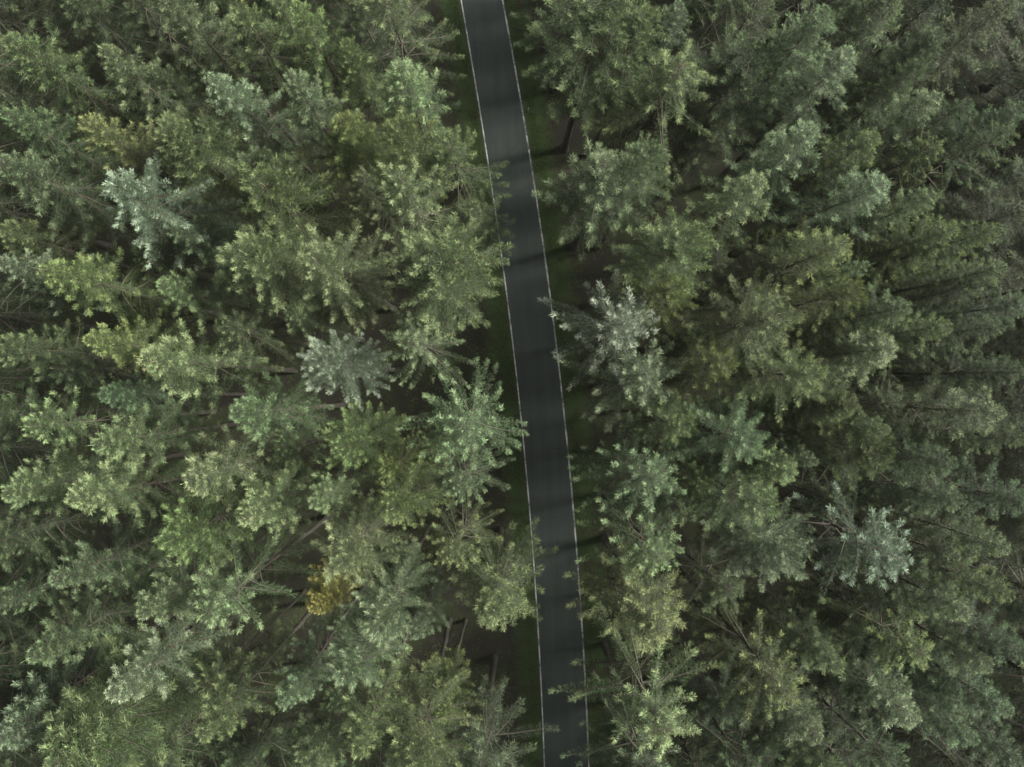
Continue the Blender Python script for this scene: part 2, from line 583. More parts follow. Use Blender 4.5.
KINDS = {
    # plain spruce, four individuals
    'A': (11, kind()),
    'B': (12, kind(spread=3.2, open=4.6, twig_len=.28, whorl=1.12, lop=.15)),
    'C': (13, kind(spread=3.6, open=5.6, tipup=.9, tuft=26, bare=.25, whorl=1.4)),
    'D': (14, kind(spread=3.5, open=5.2, tipup=.6, e_low=-.25, hang=.6, whorl=1.25, twig_len=.33)),
    # long arching boughs with hanging twigs, seen from above as stars of feathers
    'W': (21, kind(spread=4.6, open=4.4, cone=.88, hang=1.2, twig_droop=.5, fwd=.75, bare=.16, whorl=1.75, twig_len=.36, tipup=.45, e_low=-.15, droop=.65, tuft=16, tipfresh=.75, fill=0)),
    'V': (22, kind(spread=4.6, open=4.8, cone=.92, hang=.8, twig_droop=.35, fwd=.75, bare=.24, whorl=1.7, twig_len=.32, tipup=.8, tuft=26, lop=.15, fill=0)),
    # full, rounded, dense
    'R': (31, kind(spread=3.3, open=2.9, whorl=.88, twig_len=.32, hang=.1, twig_droop=.0, lift=.35, end_up=.5, tuft=24, tuft_up=.9, bare=.15, e_top=.7, cone=.65)),
    'Q': (32, kind(spread=3.3, open=3.6, whorl=1.08, twig_len=.30, hang=.15, twig_droop=.05, lift=.3, end_up=.45, tuft=28, tuft_up=.8, bare=.18, e_top=.65, lop=.14, cone=.78)),
    # fluffy, loose
    'L': (41, kind(spread=3.3, open=3.3, whorl=.66, twig_len=.7, hang=.5, twig_droop=.1, lift=.3, rad=.012, shoot=.25, tuft=20, bare=.22, e_top=.7, node_sp=.14)),
    # outer trees: green boughs added far down to hide the ground
    'E': (51, kind(spread=3.6, open=5.0, live=20, deep=27, whorl=1.3)),
}
PROTO = {}
for k_, (sd_, p_) in KINDS.items():
    PROTO[k_] = build_spruce(sd_, p_)
_cv, _cf = build_cones(5)
CONES = mesh_obj('cone_cluster', _cv, _cf, M_CONE, smooth=True)

# fresh-growth colour of each sort of tree (needle albedo)
TINT = {
    'green':  (.190, .260, .105), 'deep':  (.130, .180, .080), 'sage':  (.270, .330, .160), 'pale':  (.350, .410, .215),
    'cream':  (.405, .435, .225), 'silver': (.365, .440, .285), 'teal':  (.180, .255, .145), 'blue':  (.250, .335, .225),
    'lime':   (.295, .355, .135), 'yellow': (.315, .375, .135), 'gold':  (.510, .460, .150), 'olive': (.250, .290, .115),
    'frost':  (.430, .520, .395),
    'grey':   (.215, .270, .150),
}
# where each crown stands (sight line to its top), half width, sort, needle colour, height in metres, label, cones
TREES = [
    (2, 33, 38, 'A', 'green', 31, 'mid green spruce on the left photo edge, just below the upper left corner', False),
    (58, -18, 34, 'B', 'deep', 29, 'dark spruce cut by the top photo edge, nearest the upper left corner', False),
    (106, 42, 36, 'A', 'sage', 31, 'sage spruce with a pointed tip, between the upper left corner and the pale bluish spruce', False),
    (158, -10, 36, 'B', 'sage', 31, 'sage spruce cut by the top edge, above the two yellowish spruces of the upper left', False),
    (80, 125, 32, 'B', 'yellow', 31, 'yellow-green spruce standing alone among dark ones, far upper left', False),
    (162, 136, 40, 'L', 'olive', 31, 'olive fluffy spruce just right of the yellow-green one, upper left', False),
    (-6, 113, 34, 'A', 'teal', 30, 'dull teal spruce on the left edge, left of the yellow-green spruce', False),
    (-12, 72, 24, 'C', 'deep', 28, 'dark teal spruce on the left edge, second from the upper left corner', False),
    (-2, 158, 42, 'B', 'teal', 31, 'wide teal spruce on the left edge, left of the spruce with the frosty white tip', False),
    (103, 190, 42, 'Q', 'frost', 33, 'frosty pale spruce with a white pointed tip, upper left quarter', False),
    (-12, 224, 30, 'C', 'olive', 27, 'sparse dull olive spruce low on the left edge, under the wide teal spruce', False),
    (-6, 262, 34, 'A', 'blue', 32, 'bluish spruce on the left edge, left of the warm yellow-tipped spruce', False),
    (40, 276, 42, 'C', 'lime', 32, 'yellow-tipped green spruce beside the bluish one near the left edge', False),
    (160, 282, 34, 'A', 'sage', 31, 'sage green spruce left of the rounded light green tree, above the yellow one', False),
    (-8, 348, 34, 'C', 'green', 31, 'mid green spruce on the left edge, level with the bright yellow spruce', False),
    (80, 349, 32, 'B', 'yellow', 32, 'bright yellow-green spruce touching the orange-tipped cream spruce', False),
    (141, 361, 44, 'C', 'cream', 33, 'cream green spruce with an orange cone-tipped top, left half of the photo', True),
    (103, 399, 28, 'A', 'teal', 30, 'teal green spruce tucked under the bright yellow and the cream spruces', False),
    (27, 428, 36, 'V', 'pale', 31, 'pale thin spruce with bare grey twigs, left of the spruce with the pale pointed tip', False),
    (97, 446, 38, 'A', 'sage', 31, 'pale sage spruce right of the thin one with bare grey twigs', False),
    (-5, 495, 36, 'B', 'sage', 30, 'sage spruce on the left edge, left of the spruce with an orange pointed tip', False),
    (53, 521, 40, 'A', 'pale', 32, 'pale green spruce with a faint orange pointed tip near the left edge', False),
    (166, 539, 38, 'Q', 'lime', 32, 'bright yellow-green spruce with rounded boughs, left half, below centre', False),
    (187, 478, 42, 'A', 'pale', 33, 'broad pale spruce directly above the rounded yellow-green spruce, left half', False),
    (243, 525, 34, 'B', 'cream', 33, 'pale yellow spruce with orange cones at its tip, right of the rounded yellow-green spruce', True),
    (311, 497, 30, 'C', 'pale', 32, 'small pale spruce with forked boughs, right of the orange-coned pale yellow spruce', False),
    (236, 418, 38, 'B', 'sage', 31, 'sage spruce below the cream orange-tipped spruce, left of the silvery white tree', False),
    (323, 560, 38, 'Q', 'cream', 33, 'bright cream green spruce directly above the small golden tree', False),
    (52, 581, 40, 'A', 'teal', 32, 'bluish green spruce with a yellow pointed tip near the left edge, lower half', False),
    (131, 620, 36, 'B', 'sage', 32, 'sage spruce left of the bright drooping spruce beside the golden tree', False),
    (203, 608, 46, 'W', 'pale', 33, 'bright pale spruce with drooping boughs, just left of the small golden tree', False),
    (30, 658, 42, 'A', 'green', 32, 'mid green spruce with an orange tip, above the big dull blue spruce at lower left', False),
    (107, 691, 38, 'B', 'silver', 32, 'bluish spruce with a creamy bright tip, above the fluffy yellowish tree', False),
    (-12, 612, 28, 'C', 'teal', 29, 'dark teal spruce cut by the left edge, lower left quarter', False),
    (-8, 735, 46, 'C', 'blue', 30, 'big dull blue spruce on the left edge, next to the lower left corner', False),
    (56, 764, 62, 'L', 'olive', 32, 'large fluffy yellowish-green tree with a loose crown in the lower left corner', False),
    (198, 738, 40, 'C', 'olive', 31, 'olive yellow spruce right of the large fluffy tree, along the lower left', False),
    (270, 715, 32, 'C', 'blue', 31, 'dusty blue spruce below the small golden tree, left of centre', False),
    (307, 606, 21, 'L', 'gold', 30, 'small golden yellow tree, the only one of its colour', False),
    (345, 683, 36, 'Q', 'silver', 32, 'pale silver-green spruce right of the dusty blue spruce, lower left of the road', False),
    (356, 760, 38, 'A', 'lime', 32, 'yellow-green spruce with a pointed tip at the bottom, below the pale silver-green spruce', False),
    (290, 790, 42, 'C', 'olive', 30, 'dull olive spruce cut by the bottom edge, below the dusty blue spruce', False),
    (408, 778, 42, 'Q', 'lime', 32, 'bright yellow-green tree at the bottom edge, beside the visible bare trunk', False),
    (446, 722, 22, 'B', 'lime', 24, 'slim yellow-green young spruce right of the visible bare trunk', False),
    (375, 622, 34, 'Q', 'silver', 33, 'frosty spruce between the golden tree and the yellow-sage spruce by the road', False),
    (492, 618, 46, 'B', 'olive', 30, 'wide yellow-sage spruce leaning over the left road edge, lower half', False),
    (452, 558, 34, 'V', 'lime', 30, 'yellow-green spruce with long bare boughs, above the wide yellow-sage roadside spruce', False),
    (398, 523, 32, 'Q', 'lime', 32, 'bright lime spruce left of the one with long bare boughs', False),
    (385, 472, 21, 'Q', 'yellow', 29, 'small pale yellow tree between two lime spruces, left of the road', False),
    (345, 441, 32, 'Q', 'lime', 31, 'lime green spruce below the silvery white tree', False),
    (465, 424, 50, 'V', 'silver', 32, 'large silver-green spruce with rounded bough ends, touching the left road edge at mid height', False),
    (462, 484, 36, 'V', 'blue', 29, 'bluish spruce directly below the large silver-green roadside one', False),
    (318, 360, 33, 'Q', 'frost', 33, 'silvery white tree, the whitest crown, left of the road', False),
    (410, 338, 38, 'W', 'pale', 30, 'pale star-shaped spruce with radiating boughs, right of the silvery white tree', False),
    (432, 264, 54, 'R', 'sage', 32, 'wide full green tree touching the left road edge, upper half', False),
    (395, 190, 44, 'V', 'cream', 32, 'cream-tipped spruce above the wide full green roadside tree', False),
    (390, 131, 34, 'Q', 'lime', 32, 'bright yellow-green spruce right of the golden-topped spruce, upper left of road', False),
    (335, 117, 30, 'L', 'yellow', 31, 'spruce with a golden yellow top, upper left quarter', True),
    (448, 135, 44, 'V', 'green', 28, 'dark green spruce reaching over the left edge line, upper part', False),
    (474, 205, 34, 'A', 'green', 24, 'low green spruce by the left edge line, right of the cream-tipped spruce', False),
    (396, 58, 42, 'A', 'pale', 32, 'pale sage spruce with a brownish top, nearest the road at upper left', False),
    (386, -10, 46, 'V', 'sage', 31, 'sage spruce with thick rounded boughs cut by the top edge, left of the road', False),
    (290, 4, 34, 'B', 'lime', 32, 'bright yellow-green spruce below the top edge, above the pale blue spruce', False),
    (340, 34, 24, 'B', 'lime', 28, 'small yellow-green spruce on the right flank of the bright one at the top', False),
    (225, 10, 34, 'V', 'lime', 31, 'thin yellow-tipped spruce at the top, above the frosty bluish-green spruce', False),
    (216, 73, 38, 'A', 'silver', 32, 'frosty green spruce left of the pale blue spruce, upper left', False),
    (281, 83, 34, 'A', 'blue', 32, 'pale blue spruce, the bluest of the upper left', False),
    (188, 121, 32, 'C', 'green', 29, 'mid green spruce behind the olive fluffy one, upper left', False),
    (246, 168, 28, 'R', 'teal', 31, 'teal rounded tree half hidden behind the broad brownish-cream tree', False),
    (266, 177, 48, 'R', 'olive', 32, 'broad brownish-cream tree above the rounded light green one', True),
    (241, 257, 42, 'R', 'pale', 33, 'rounded light green tree with a dense dome, left half, above centre', False),
    (310, 257, 42, 'Q', 'cream', 33, 'cream speckled tree right of the rounded light green dome', False),
    (355, 188, 32, 'V', 'sage', 29, 'sparse sage spruce between the brownish-cream tree and the cream-tipped spruce', False),
    (180, 216, 32, 'C', 'teal', 29, 'dim teal spruce right of the frosty white-tipped spruce, upper left', False),
    (350, -16, 32, 'A', 'teal', 29, 'dark teal spruce at the top edge between the yellow-green and thick-boughed spruces', False),
    (256, -16, 30, 'A', 'sage', 30, 'sage spruce cut by the top edge, left of the bright yellow-green one', False),
    (222, 330, 36, 'V', 'green', 27, 'dim green spruce with bare boughs, below the rounded light green tree', False),
    (100, -30, 30, 'C', 'deep', 29, 'very dark spruce showing only its lower boughs at the top edge, left side', False),
    (160, 60, 26, 'C', 'deep', 26, 'short dark spruce hidden between the sage pointed spruce and the frosty green one', False),
    (290, 320, 30, 'C', 'green', 26, 'shaded green spruce between the silvery white tree and the speckled cream tree', False),
    (60, 362, 34, 'W', 'deep', 25, 'dark spruce with spread boughs in the hollow left of the bright yellow spruce', False),
    (140, 245, 30, 'W', 'deep', 24, 'dark low spruce in the black gap under the frosty white-tipped spruce', False),
    (280, 455, 30, 'V', 'green', 26, 'dark green spruce behind the small pale forked spruce, left half', False),
    (205, 690, 30, 'V', 'green', 26, 'dim mid green spruce above the olive yellow spruce at the bottom left', False),
    (60, 620, 32, 'V', 'deep', 25, 'dark spruce showing long lower boughs between the lower left edge spruces', False),
    (115, 585, 30, 'V', 'green', 26, 'dull green spruce between the bluish yellow-tipped and the bright drooping spruces', False),
    (410, 640, 28, 'A', 'teal', 27, 'dim teal spruce left of the visible bare trunk', False),
    (484, 806, 56, 'C', 'teal', 28, 'dim bluish spruce beside the left road edge, cut by the bottom of the photo', False),
    (330, 720, 28, 'V', 'green', 26, 'dark green spruce between the dusty blue and the pointed yellow-green spruces', False),
    (130, 790, 40, 'C', 'deep', 28, 'dark spruce cut by the bottom edge, right of the large fluffy tree', False),
    (215, 800, 34, 'C', 'deep', 27, 'dark spruce at the bottom edge under the olive yellow spruce', False),
    (20, 830, 40, 'C', 'deep', 28, 'dark spruce under the large fluffy tree, in the very lower left corner', False),
    (-30, 420, 34, 'C', 'deep', 29, 'dark spruce reaching in from the left edge, level with the thin bare-twigged spruce', False),
    (-30, 545, 34, 'C', 'deep', 29, 'dark spruce reaching in from the left edge, above the lower quarter', False),
    (440, 455, 24, 'B', 'green', 22, 'short green spruce shaded by the large silver-green roadside spruce', False),
    (600, -8, 62, 'R', 'grey', 32, 'big grey-green tree with a visible trunk, at the top right beside the road', False),
    (642, 8, 34, 'Q', 'pale', 31, 'pale green spruce at the top, right of the big grey-green tree', False),
    (684, 2, 30, 'A', 'blue', 30, 'bluish spruce at the top, behind the yellow-green star-shaped spruce', False),
    (676, 54, 54, 'W', 'lime', 32, 'yellow-green star-shaped spruce with orange cones, upper right of the road', True),
    (748, 60, 50, 'R', 'deep', 29, 'dark rounded tree right of the yellow-green star-shaped spruce', False),
    (738, -28, 46, 'W', 'green', 29, 'sparse spruce at the top edge showing its trunk, above the dark rounded tree', False),
    (825, 9, 40, 'B', 'sage', 32, 'sage spruce with a fan-like top, below the top edge on the right', False),
    (847, 50, 42, 'A', 'silver', 32, 'frosty bluish spruce below the fan-topped sage one, upper right', False),
    (910, -8, 46, 'C', 'green', 31, 'large dark green spruce cut by the top edge, right side', False),
    (945, 32, 34, 'B', 'grey', 29, 'grey-green spruce above the yellow-tipped one, upper right', False),
    (1014, 2, 36, 'B', 'grey', 31, 'dull grey-green spruce in the upper right corner', False),
    (938, 58, 28, 'A', 'green', 30, 'green spruce with a small yellow tip, upper right', False),
    (931, 95, 36, 'A', 'silver', 31, 'frosty spruce directly below the yellow-tipped one, upper right', False),
    (977, 95, 28, 'B', 'teal', 30, 'teal spruce right of the frosty spruce, near the right edge, upper right', False),
    (1020, 92, 32, 'B', 'teal', 30, 'teal spruce on the right edge, second below the corner', False),
    (822, 138, 42, 'C', 'silver', 32, 'pale grey-green spruce with a jagged right tip, left of the yellow-topped spruce', False),
    (878, 128, 32, 'B', 'lime', 31, 'yellow-topped spruce, upper right quarter', False),
    (886, 167, 44, 'A', 'silver', 32, 'silver-tipped teal spruce directly below the yellow-topped one', False),
    (940, 140, 32, 'W', 'lime', 30, 'thin yellow-green spruce with bare twigs right of the yellow-topped spruce', False),
    (1005, 134, 36, 'V', 'sage', 31, 'sage spruce with radiating lower boughs, near the right edge, upper quarter', False),
    (945, 191, 30, 'A', 'pale', 31, 'pale tipped spruce right of the silver-tipped teal spruce', False),
    (958, 226, 32, 'B', 'lime', 31, 'yellow-green tapered spruce below the pale tipped one, right side', False),
    (1002, 223, 28, 'B', 'lime', 31, 'pointed yellow-green spruce, right neighbour of the tapered one', False),
    (1005, 266, 30, 'B', 'sage', 30, 'sage pointed spruce near the right edge, under the pointed yellow-green one', False),
    (765, 184, 40, 'C', 'cream', 32, 'cream-tipped spruce in the middle of the upper right quarter', False),
    (656, 157, 32, 'Q', 'pale', 32, 'bright pale spruce right of the wide sage roadside tree, upper half', False),
    (614, 160, 60, 'A', 'sage', 31, 'wide sage spruce overhanging the right edge line, upper half', False),
    (690, 240, 44, 'R', 'pale', 32, 'rounded pale green dome below the bright pale spruce, right of the road', False),
    (838, 247, 44, 'C', 'lime', 32, 'yellow-tipped broad spruce, right half above the middle', False),
    (868, 260, 22, 'A', 'silver', 30, 'small frosty spruce touching the broad yellow-tipped one', False),
    (858, 291, 32, 'Q', 'lime', 32, 'bright yellow-green spruce below the small frosty one', False),
    (924, 302, 36, 'A', 'green', 31, 'blue-green spruce left of the yellow-topped neighbour, far right middle', False),
    (680, 292, 30, 'Q', 'yellow', 31, 'yellow tree beside the bright silvery roadside spruce, right of the road', False),
    (641, 316, 50, 'V', 'frost', 33, 'bright silvery spruce with long boughs over the right edge line', False),
    (656, 386, 50, 'V', 'silver', 30, 'silver-grey spruce directly below the bright silvery roadside one', False),
    (727, 367, 32, 'Q', 'lime', 31, 'yellow-green spruce left of the bright cream spruce, right half', False),
    (780, 328, 44, 'Q', 'pale', 33, 'pale green broad spruce above the bright cream spruce, right half', False),
    (813, 372, 38, 'Q', 'cream', 33, 'bright cream spruce, the lightest in the right half', False),
    (886, 352, 40, 'A', 'silver', 31, 'pale blue-green spruce right of the bright cream one', False),
    (957, 326, 30, 'B', 'lime', 31, 'yellow-topped spruce next to a dull teal one, far right middle', False),
    (1002, 325, 30, 'A', 'teal', 31, 'dull teal spruce right of the yellow-topped one, near the right edge', False),
    (846, 407, 30, 'L', 'olive', 30, 'olive fluffy tree directly below the bright cream spruce', False),
    (692, 427, 28, 'Q', 'pale', 31, 'small pale spruce between the silver-grey roadside spruce and the teal-tinted one', False),
    (766, 440, 38, 'Q', 'silver', 32, 'pale teal-tinted spruce, right half below the middle', False),
    (1012, 416, 46, 'C', 'sage', 32, 'long sage spruce with dark inner boughs near the right edge, below the middle', False),
    (1030, 368, 32, 'A', 'deep', 30, 'dark green spruce cut by the right edge at mid height', False),
    (894, 428, 28, 'B', 'sage', 30, 'small sage spruce above the round yellowish one, right side', False),
    (884, 456, 34, 'R', 'olive', 31, 'round yellowish-green tree above the large silver-blue spruce', False),
    (798, 475, 34, 'C', 'cream', 32, 'cream-brown spruce left of the small bright teal one', False),
    (820, 468, 22, 'A', 'blue', 31, 'small bright teal spruce beside the cream-brown one', False),
    (958, 457, 32, 'A', 'teal', 31, 'teal spruce with a pinkish tip, right side below the middle', False),
    (966, 504, 36, 'A', 'teal', 31, 'dull teal spruce directly below the pink-tipped teal one', False),
    (656, 492, 48, 'V', 'silver', 31, 'silver-green roadside spruce right of the road, just below the middle', False),
    (706, 488, 26, 'W', 'yellow', 28, 'small yellow-tipped spruce right of the silver-green roadside one', False),
    (769, 501, 40, 'Q', 'pale', 32, 'pale full spruce right of the small yellow-tipped one', False),
    (658, 561, 46, 'V', 'cream', 31, 'pale yellowish roadside spruce with long bare boughs, lower half', False),
    (800, 566, 42, 'Q', 'silver', 32, 'silver-green full spruce left of the large silver-blue one', False),
    (904, 556, 52, 'V', 'frost', 33, 'large silver-blue spruce with a white tip, lower right', False),
    (970, 613, 40, 'A', 'sage', 31, 'pale tipped spruce below and right of the large silver-blue one', False),
    (1009, 601, 32, 'B', 'lime', 31, 'yellow-green spruce near the right edge, right of the pale tipped one', False),
    (1011, 556, 36, 'A', 'sage', 31, 'sage spruce near the right edge, right of the large silver-blue one', False),
    (666, 636, 50, 'B', 'lime', 31, 'yellow-green full spruce with a golden tip beside the road, lower right', False),
    (666, 738, 58, 'W', 'cream', 33, 'pale star-shaped spruce with a pinkish tip beside the road at the bottom', True),
    (791, 692, 48, 'V', 'yellow', 32, 'yellow spruce with long bare boughs, lower right, right of the star-shaped one', False),
    (838, 679, 34, 'A', 'sage', 30, 'sage spruce right of the yellow long-boughed one, lower right', False),
    (933, 652, 46, 'W', 'lime', 31, 'yellow-tipped spruce with thick arched boughs, lower right', False),
    (926, 726, 46, 'C', 'silver', 31, 'pale green-blue spruce below the arched yellow-tipped one', False),
    (988, 668, 36, 'B', 'sage', 30, 'dull yellowish spruce right of the arched yellow-tipped one', False),
    (1013, 714, 36, 'B', 'blue', 31, 'blue pointed spruce, upper of the two near the lower right corner', False),
    (974, 746, 36, 'B', 'blue', 31, 'blue pointed spruce, lower of the two near the lower right corner', False),
    (817, 742, 46, 'A', 'grey', 31, 'grey-green drooping spruce below the yellow long-boughed one', False),
    (894, 776, 44, 'V', 'teal', 31, 'teal spruce with pale bough ends, cut by the bottom edge on the right', False),
    (1024, 756, 36, 'A', 'teal', 30, 'dark teal spruce in the lower right corner', False),
    (1034, 652, 38, 'A', 'teal', 31, 'dark teal spruce on the right edge, lower quarter', False),
    (656, 792, 48, 'W', 'teal', 29, 'dull teal spruce at the bottom edge, under the pale star-shaped one', False),
    (1030, 444, 32, 'A', 'green', 30, 'green spruce on the right edge, just below the middle', False),
    (1034, 504, 34, 'B', 'teal', 30, 'dull teal spruce on the right edge, between middle and lower quarter', False),
    (845, 790, 34, 'A', 'sage', 30, 'sage spruce at the bottom edge, below the grey-green drooping one', False),
    (760, 800, 44, 'W', 'deep', 28, 'dark spruce at the bottom edge, right of the dull teal one', False),
    (1034, 200, 36, 'A', 'deep', 29, 'dark green spruce on the right edge, upper half', False),
    (1036, 292, 36, 'A', 'teal', 29, 'dark teal spruce on the right edge, just above the middle', False),
    (985, 285, 32, 'C', 'deep', 28, 'dim dark spruce left of the right edge, under the sage pointed spruce', False),
    (780, -26, 38, 'C', 'deep', 28, 'dark spruce at the top edge, left of the fan-topped sage one', False),
    (960, -22, 36, 'C', 'deep', 28, 'very dark spruce at the top edge, between the large dark green one and the corner', False),
    (720, 120, 36, 'C', 'deep', 25, 'dark low spruce under the dark rounded tree, upper right', False),
    (880, 215, 34, 'W', 'deep', 25, 'shaded spruce under the silver-tipped teal one, upper right', False),
    (780, 260, 36, 'W', 'deep', 25, 'dark spread spruce left of the broad yellow-tipped one', False),
    (845, 320, 30, 'V', 'deep', 25, 'dark spruce hidden below the bright yellow-green one, right half', False),
    (900, 400, 36, 'W', 'deep', 27, 'dark spruce with long boughs left of the long sage spruce', False),
    (845, 505, 34, 'W', 'deep', 26, 'dark spread spruce between the round yellowish and the large silver-blue trees', False),
    (730, 600, 40, 'W', 'deep', 25, 'dark spruce in the hollow left of the yellow long-boughed one', False),
    (870, 610, 36, 'W', 'deep', 26, 'dark spruce below the large silver-blue one', False),
    (965, 560, 34, 'V', 'deep', 26, 'dark spruce right behind the large silver-blue one', False),
    (730, 725, 40, 'V', 'teal', 25, 'dim teal spruce right of the pale star-shaped one', False),
    (735, 440, 30, 'C', 'deep', 24, 'short dark spruce left of the pale teal-tinted one', False),
    (700, 335, 30, 'C', 'deep', 24, 'short dark spruce under the yellow tree, right of the road', False),
    (720, 255, 34, 'W', 'deep', 24, 'short dark spruce right of the rounded pale dome', False),
    (960, 700, 30, 'C', 'deep', 26, 'dark spruce between the pale green-blue and the blue pointed spruces', False),
]

used = set()
ORDER = {}


def place(u, v, rpx, kd, tint, hgt, label, cones=False, group='spruces of the plantation along the road'):
    rng = random.Random(int(u * 131 + v * 17))
    x, y, _ = at(u, v, hgt)
    sc_z = hgt / TREE_H
    r_m = rpx / F_PX * (H_CAM - hgt + 6)
    nominal = {'A': 2.75, 'B': 2.65, 'C': 2.8, 'D': 2.8, 'E': 3.0, 'W': 3.2, 'V': 3.2, 'R': 3.1, 'Q': 2.9, 'L': 3.0}[kd]
    sx = max(.45, min(1.5, r_m / nominal))
    if kd in 'AC' and rng.random() < .4:
        kd = 'D'
    src = PROTO[kd]
    parts = [c for c in src.children if c.name.split('.')[0] in ('trunk', 'crown', 'bough')]
    root = src.copy()
    COL.objects.link(root)
    root.location = (x, y, 0)
    root.scale = (sx, sx, sc_z)
    root.rotation_euler = (rng.gauss(0, .012), rng.gauss(0, .012), rng.random() * 6.2832)
    t = TINT[tint]
    k_ = {'gold': 0, 'lime': .3, 'yellow': .15, 'frost': .14}.get(tint, .50)
    if k_:                                   # one plantation, one provenance: hues keep close to each other
        lum = (.3 * t[0] + .6 * t[1] + .1 * t[2]) / .304
        t = [(1 - k_) * a_ + k_ * lum * b_ for a_, b_ in zip(t, (.255, .348, .176))]
    j = [c * rng.uniform(.94, 1.06) for c in t]
    tag(root, label, 'spruce', group)
    for c in parts:
        d = c.copy()
        COL.objects.link(d)
        d.parent = root
        d.color = (*j, 1)
        if cones and c.name.split('.')[0] == 'crown':
            e = CONES.copy()
            COL.objects.link(e)
            e.parent = d
    return root


for row in TREES:
    place(*row)

# the plantation goes on round the photo: lower boughs reach into it, outermost rows are unseen, added for shade
_rr = random.Random(77)
_taken = [(r_[0], r_[1]) for r_ in TREES]
_base = [at(r_[0], r_[1], r_[5])[:2] for r_ in TREES]
_n = 0
for x_, y_, side_ in ((5.0, 33.5, 'top'), (7.0, 39, 'top'), (4.2, 44, 'top'), (11.5, -36, 'bottom'), (12, -42, 'bottom'), (16, -33.5, 'bottom')):  # added beside the road to keep sunlight off the asphalt
    place(CX + x_ * F_PX / 51, CY - y_ * F_PX / 51, 44, 'E', 'green', 29, 'spruce added to shade the road near the %s photo edge with its top beyond the frame' % side_, False, 'spruces with their tops beyond the frame')
    _base.append((x_, y_))
gx = -53.0
while gx < 84:
    gy = -58.0
    far = gx > 61  # unseen rows on the right, added to shade the ground in view
    while gy < 50:
        x_, y_ = gx + _rr.uniform(-1.8, 1.8), gy + _rr.uniform(-1.8, 1.8)
        gy += 8.5 if far else 6.6
        v0_ = CY - y_ * F_PX / H_CAM
        xr_ = (np.interp(v0_, [-200, 0, 200, 400, 767, 1000], [455, 481, 516, 541, 567, 571]) - CX) * H_CAM / F_PX
        if abs(x_ - xr_) < 4.8 or min((a_ - x_) ** 2 + (b_ - y_) ** 2 for a_, b_ in _base) < 4.3 ** 2:
            continue
        if x_ < 0 and abs(y_) > 44 or x_ > 62 and y_ > 46:
            continue
        h_ = _rr.uniform(26, 29)
        u_, v_ = CX + x_ * F_PX / (H_CAM - h_), CY - y_ * F_PX / (H_CAM - h_)
        if -50 < u_ < 1074 and -50 < v_ < 817:
            continue
        side_ = 'left' if u_ <= -45 else 'right' if u_ >= 1069 else 'top' if v_ <= -45 else 'bottom'
        place(u_, v_, 54, 'E' if x_ < 62 else 'A', _rr.choice(['deep', 'deep', 'green', 'teal']), h_,
              'spruce added to shade the road near the %s photo edge with its top beyond the frame' % side_, False, 'spruces with their tops beyond the frame')
        _n += 1
    gx += 8.5 if far else 6.6
print('outer trees', _n)

for r_ in PROTO.values():
    for c_ in list(r_.children):
        bpy.data.objects.remove(c_)
    bpy.data.objects.remove(r_)
bpy.data.objects.remove(CONES)

# ------------------------------------------------------------------ ground, road
g = 2500.0
ground = mesh_obj('ground', [(-g, -g, -.03), (g, -g, -.03), (g, g, -.03), (-g, g, -.03)], np.array([[0, 1, 2, 3]]), ground_material())
tag(ground, kind='structure')

LEFT = [(-140, 436), (-60, 450), (0, 460), (60, 471), (120, 482), (190, 493), (256, 502.5), (342, 513), (430, 522), (512, 528.5), (575, 534), (655, 540), (735, 543.5), (767, 545), (850, 547), (950, 548)]
RIGHT = [(-140, 474), (-60, 490), (0, 502), (85, 519), (160, 530), (200, 537), (276, 547.5), (340, 555.5), (400, 563), (512, 573), (600, 580), (690, 586), (767, 589), (850, 591), (950, 592)]


def smooth_line(tab, vv):
    t = np.array(tab, float)
    # gentle cubic through the edge line points read off image pixels
    c = np.polyfit(t[:, 0], t[:, 1], 4)
    return np.polyval(c, vv)


vv = np.linspace(-140, 950, 200)
ul, ur = smooth_line(LEFT, vv), smooth_line(RIGHT, vv)
k0 = H_CAM / F_PX
LX, RX, YY = (ul - CX) * k0, (ur - CX) * k0, (CY - vv) * k0
# straight on beyond the photo at both ends
ext = 600.0


def extend(X):
    a = X[0] + (X[0] - X[8]) / (YY[0] - YY[8]) * ext
    b = X[-1] + (X[-1] - X[-9]) / (YY[-1] - YY[-9]) * (-ext)
    return np.concatenate([[a], X, [b]])


LXe, RXe = extend(LX), extend(RX)
YYe = np.concatenate([[YY[0] + ext], YY, [YY[-1] - ext]])


def strip(name, xa, xb, z, mat, n_across=1, across=None, kind_='structure'):
    n = len(YYe)
    cols = n_across + 1
    V = np.zeros((n, cols, 3)); AC = np.zeros((n, cols))
    for c in range(cols):
        t = c / n_across
        V[:, c, 0] = xa * (1 - t) + xb * t
        V[:, c, 1] = YYe
        V[:, c, 2] = z
        AC[:, c] = (t - .5) * (xb - xa)
    i = np.arange(n - 1)[:, None] * cols + np.arange(n_across)[None]
    f = np.stack([i, i + cols, i + cols + 1, i + 1], -1).reshape(-1, 4)
    o = mesh_obj(name, V.reshape(-1, 3), f, mat, attrs={'across': AC.ravel()})
    return tag(o, kind=kind_)


rng = np.random.default_rng(3)


def ragged(amp, n, win=5):
    r = rng.normal(0, amp, n + win)
    return np.convolve(r, np.ones(win) / win, 'same')[:n]


